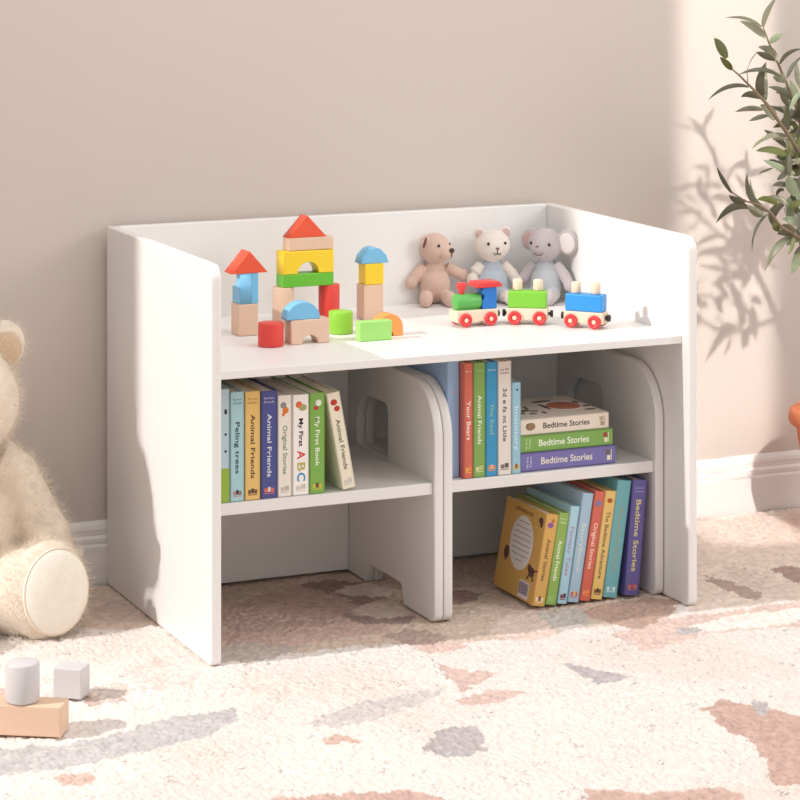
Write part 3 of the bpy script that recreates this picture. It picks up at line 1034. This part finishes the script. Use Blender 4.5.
def fur(o, n, length, rad, seed, brown=.006):
    md = o.modifiers.new('fur', 'PARTICLE_SYSTEM')
    ps = o.particle_systems[-1]
    ps.seed = seed
    st = ps.settings
    st.type = 'HAIR'
    st.count = n
    st.hair_length = length
    st.hair_step = 4
    st.brownian_factor = brown
    st.root_radius = rad
    st.tip_radius = rad * .3
    st.radius_scale = 1.0
    st.display_step = 3
    st.render_step = 3


fur(body, 26000, .0090, .00035, 3)

# ------------------------------------------------------------------ blocks on the rug
greyb = mat('pale_grey_painted_wood', (206, 202, 202), 0.5)
tanb = mat('tan_beech', (228, 194, 166), 0.55, var=.05, vscale=50, stretch=(.2, 1, 1))
FG = 'loose toy blocks on the rug'
a = R(-31)
c = at(61, 738, 2, .002)
Lb, Wb, Hb = .108, .042, .040
ux, uy = Vector((math.cos(a), math.sin(a), 0)), Vector((-math.sin(a), math.cos(a), 0))
bc = c - ux * (Lb / 2) + uy * (Wb / 2)
b = MB(); b.box((0, 0, Hb / 2), (Lb, Wb, Hb), .0018)
tag(b.build('toy_brick', tanb, None, (bc.x, bc.y, .0020), (0, 0, a)), 'tan wooden brick lying on the rug with a grey cylinder on it', 'toy block', FG)
q = at(22, 704, 2, .002 + Hb)
b = MB(); b.cyl(.0225, .0520, .0030, n=40)
tag(b.build('toy_cylinder', greyb, None, (q.x + .004, q.y + .012, .0020 + Hb + .0003)), 'pale grey cylinder block standing on the tan brick', 'toy block', FG)
a2 = R(-38)
c = at(81, 700, 2, .002)
S = .0410
ux, uy = Vector((math.cos(a2), math.sin(a2), 0)), Vector((-math.sin(a2), math.cos(a2), 0))
bc = c - ux * (S / 2) + uy * (S * .42)
b = MB(); b.box((0, 0, S / 2), (S, S * .84, S), .0016)
tag(b.build('toy_cube', greyb, None, (bc.x, bc.y, .0020), (0, 0, a2)), 'pale grey cube block standing alone on the rug', 'toy block', FG)

# ------------------------------------------------------------------ potted olive tree
potm = mat('terracotta', (206, 118, 82), 0.8, bump=.15, bscale=80, var=.08, vscale=20)
soilm = mat('soil', (80, 62, 48), 1.0, bump=.8, bscale=120)
barkm = mat('olive_bark', (116, 98, 78), 0.85, bump=.4, bscale=150)
leafs = [mat('olive_leaf_dark', (78, 76, 56), .45), mat('olive_leaf_grey', (112, 110, 88), .5), mat('olive_leaf_green', (96, 100, 52), .45), mat('olive_leaf_pale', (134, 144, 116), .5)]
PY = .30
pc = Vector((at(793, 408, 1, PY).x + .126, PY, 0))
pt = thing('potted_olive_tree', 'olive tree in a terracotta pot at the right edge', 'plant', pc)
zr = at(793, 415, 1, PY).z
b = MB()
b.lathe([(0, .0), (.070, 0), (.074, .004), (.100, zr - .040), (.102, zr - .028), (.112, zr - .026), (.1145, zr - .018), (.112, zr - .004), (.106, zr), (.098, zr - .002), (.095, zr - .030), (0, zr - .032)], 48)
b.build('pot', potm, pt, (0, 0, .001))
b = MB(); b.lathe([(.094, zr - .036), (.094, zr - .026), (.05, zr - .020), (0, zr - .018)], 32)
b.build('soil', soilm, pt)


def LP(px, py, y):
    return at(px, py, 1, y) - pc


br = MB()
tr = [Vector((0, 0, zr - .03)), Vector((.01, .0, zr + .10)), LP(828, 240, .30), LP(808, 170, .28), LP(800, 118, .27), LP(794, 100, .27), LP(786, 82, .265), LP(777, 61, .26), LP(769, 43, .26), LP(763, 26, .26)]
br.tube(tr, [.011, .009, .007, .005, .0035, .0028, .0024, .002, .0016, .001], 8)
stems = [[(808, 170, .28), (792, 140, .25), (766, 103, .23), (752, 88, .225), (740, 76, .22), (732, 69, .22)],
         [(828, 240, .30), (800, 238, .26), (781, 227, .24), (770, 212, .225), (757, 204, .22), (745, 201, .22), (732, 192, .215)],
         [(820, 210, .29), (803, 172, .28), (790, 152, .26), (788, 136, .25)],
         [(808, 170, .28), (830, 110, .33), (850, 60, .36), (856, 20, .37)],
         [(828, 240, .30), (860, 170, .34), (890, 110, .36), (900, 70, .36)],
         [(828, 240, .30), (880, 230, .24), (915, 200, .20), (925, 170, .19)]]
for st in stems:
    br.tube([LP(*q) for q in st], [.0040 - .0030 * i / (len(st) - 1) for i in range(len(st))], 6)
for st in ([(748, 85, .225), (747, 70, .22), (751, 60, .22), (757, 52, .22)], [(794, 236, .245), (788, 222, .24), (784, 208, .23)]):
    br.tube([LP(*q) for q in st], .0008, 5)
br.build('branches', barkm, pt)

LEAVES = [  # base, middle, tip (photograph coordinates), width in pixels, material
    (763, 27, 764, 12, 777, -3, 5, 1), (762, 27, 747, 14, 725, 18, 3, 1), (766, 38, 756, 26, 740, 21, 7, 1), (770, 43, 776, 36, 783, 34, 6, 3),
    (776, 61, 772, 48, 758, 47, 8, 1), (775, 60, 766, 56, 756, 52, 6, 0), (727, 58, 722, 46, 714, 38, 9, 2), (732, 70, 727, 64, 720, 57, 6, 2),
    (781, 77, 763, 63, 738, 75, 4, 0), (764, 100, 755, 85, 766, 62, 8, 0), (766, 100, 764, 84, 766, 64, 5, 1), (749, 87, 728, 80, 708, 100, 4, 0),
    (760, 98, 750, 92, 741, 97, 7, 0), (792, 100, 785, 88, 768, 87, 6, 0), (785, 82, 778, 75, 773, 78, 8, 1), (780, 64, 786, 50, 802, 49, 4, 0),
    (787, 78, 790, 66, 802, 56, 4, 0), (763, 110, 750, 106, 735, 112, 5, 1), (768, 116, 758, 117, 749, 121, 5, 1), (775, 120, 770, 108, 760, 105, 9, 1),
    (788, 136, 766, 130, 752, 149, 5, 1), (790, 156, 772, 146, 756, 151, 7, 2), (795, 174, 778, 166, 763, 160, 6, 3), (773, 168, 766, 170, 758, 174, 2, 0),
    (787, 172, 782, 176, 777, 180, 5, 0), (802, 124, 788, 108, 765, 106, 5, 0), (789, 130, 785, 118, 788, 104, 6, 0), (797, 162, 787, 145, 792, 128, 11, 2),
    (800, 162, 802, 145, 799, 130, 9, 2), (732, 193, 722, 180, 717, 167, 4, 0), (768, 211, 745, 200, 747, 173, 7, 0), (766, 211, 752, 206, 750, 178, 4, 1),
    (746, 201, 736, 203, 729, 195, 6, 0), (749, 208, 732, 200, 716, 223, 7, 0), (764, 214, 756, 214, 747, 205, 8, 1), (778, 205, 766, 196, 757, 200, 6, 2),
    (768, 214, 752, 226, 752, 252, 3, 0), (784, 204, 766, 212, 777, 230, 9, 0), (777, 222, 774, 230, 781, 231, 7, 2), (793, 236, 774, 242, 765, 271, 7, 1),
    (794, 237, 793, 246, 788, 255, 4, 2), (802, 250, 797, 262, 791, 274, 9, 3), (788, 198, 793, 212, 792, 228, 10, 3), (799, 212, 803, 222, 800, 234, 10, 0),
    (796, 196, 790, 184, 788, 176, 10, 3), (798, 200, 802, 190, 799, 178, 8, 3), (792, 170, 798, 176, 803, 172, 8, 2), (784, 190, 778, 188, 776, 198, 4, 0),
    (790, 205, 797, 208, 800, 200, 9, 2), (790, 108, 784, 98, 780, 92, 6, 1), (800, 100, 795, 92, 790, 80, 6, 3), (802, 90, 796, 74, 797, 62, 6, 1),
    (798, 120, 802, 108, 798, 96, 7, 0), (796, 236, 803, 228, 806, 218, 8, 0), (806, 150, 796, 146, 788, 150, 6, 0), (805, 186, 796, 180, 786, 184, 9, 0),
    (806, 140, 798, 132, 792, 120, 7, 2), (808, 176, 798, 168, 787, 166, 8, 0), (790, 186, 780, 182, 772, 186, 5, 1),
]
fb = bmesh.new()


def leaf(p0, p1, p2, wd, mi, roll):
    n = 8
    rows = []
    for i in range(n + 1):
        t = i / n
        c = p0 * (1 - t) ** 2 + p1 * 2 * t * (1 - t) + p2 * t * t
        tg = ((p1 - p0) * (1 - t) + (p2 - p1) * t).normalized()
        side = tg.cross(FW).normalized()
        nrm = side.cross(tg).normalized()
        side = (side * math.cos(roll) + nrm * math.sin(roll))
        nr2 = side.cross(tg).normalized()
        w = wd / 2 * max(.04, math.sin(math.pi * min(1, .06 + .94 * t) ** .85) ** .75)
        rows.append([fb.verts.new(c - side * w + nr2 * w * .25), fb.verts.new(c), fb.verts.new(c + side * w + nr2 * w * .25)])
    for a_, b_ in zip(rows, rows[1:]):
        for k in range(2):
            f = fb.faces.new((a_[k], a_[k + 1], b_[k + 1], b_[k]))
            f.material_index = mi
            f.smooth = True


for (ax, ay, mx, my, tx, ty_, wp, mi) in LEAVES:
    y0 = .235 + .03 * random.random() + max(0, ax - 780) * .0012
    dy = random.uniform(-.025, .025)
    leaf(LP(ax, ay, y0), LP(mx, my, y0 + dy * .6), LP(tx, ty_, y0 + dy), wp / 520, mi, random.uniform(-.5, .5))
for i in range(46):
    px, py = random.triangular(778, 815, 808), random.uniform(85, 245)
    q = LP(px, py, random.uniform(.24, .33))
    d = (RT * random.uniform(-1, .4) + Vector((0, 0, random.uniform(-.7, .8))) + FW * random.uniform(-.5, .5)).normalized()
    ln = random.uniform(.030, .052)
    leaf(q, q + d * ln * .5 + Vector((0, 0, .006)), q + d * ln, random.uniform(.010, .0155), random.choice((0, 0, 1, 2, 3)), random.uniform(-.5, .5))
for st in stems[3:] + [[(812, 190, .3), (808, 150, .3), (804, 120, .29)]]:       # the side of the crown beyond the frame
    for i in range(26):
        t = random.random() * (len(st) - 1.01)
        k = int(t)
        q = Vector(LP(*st[k])).lerp(Vector(LP(*st[k + 1])), t - k)
        d = Vector((random.uniform(-.3, 1), random.uniform(-1, .5), random.uniform(-.6, .9))).normalized()
        ln = random.uniform(.045, .07)
        leaf(q, q + d * ln * .5 + Vector((0, 0, .008)), q + d * ln, random.uniform(.008, .013), random.randrange(4), random.uniform(-.8, .8))
me = bpy.data.meshes.new('foliage')
fb.to_mesh(me)
fb.free()
link('foliage', me, leafs, pt)
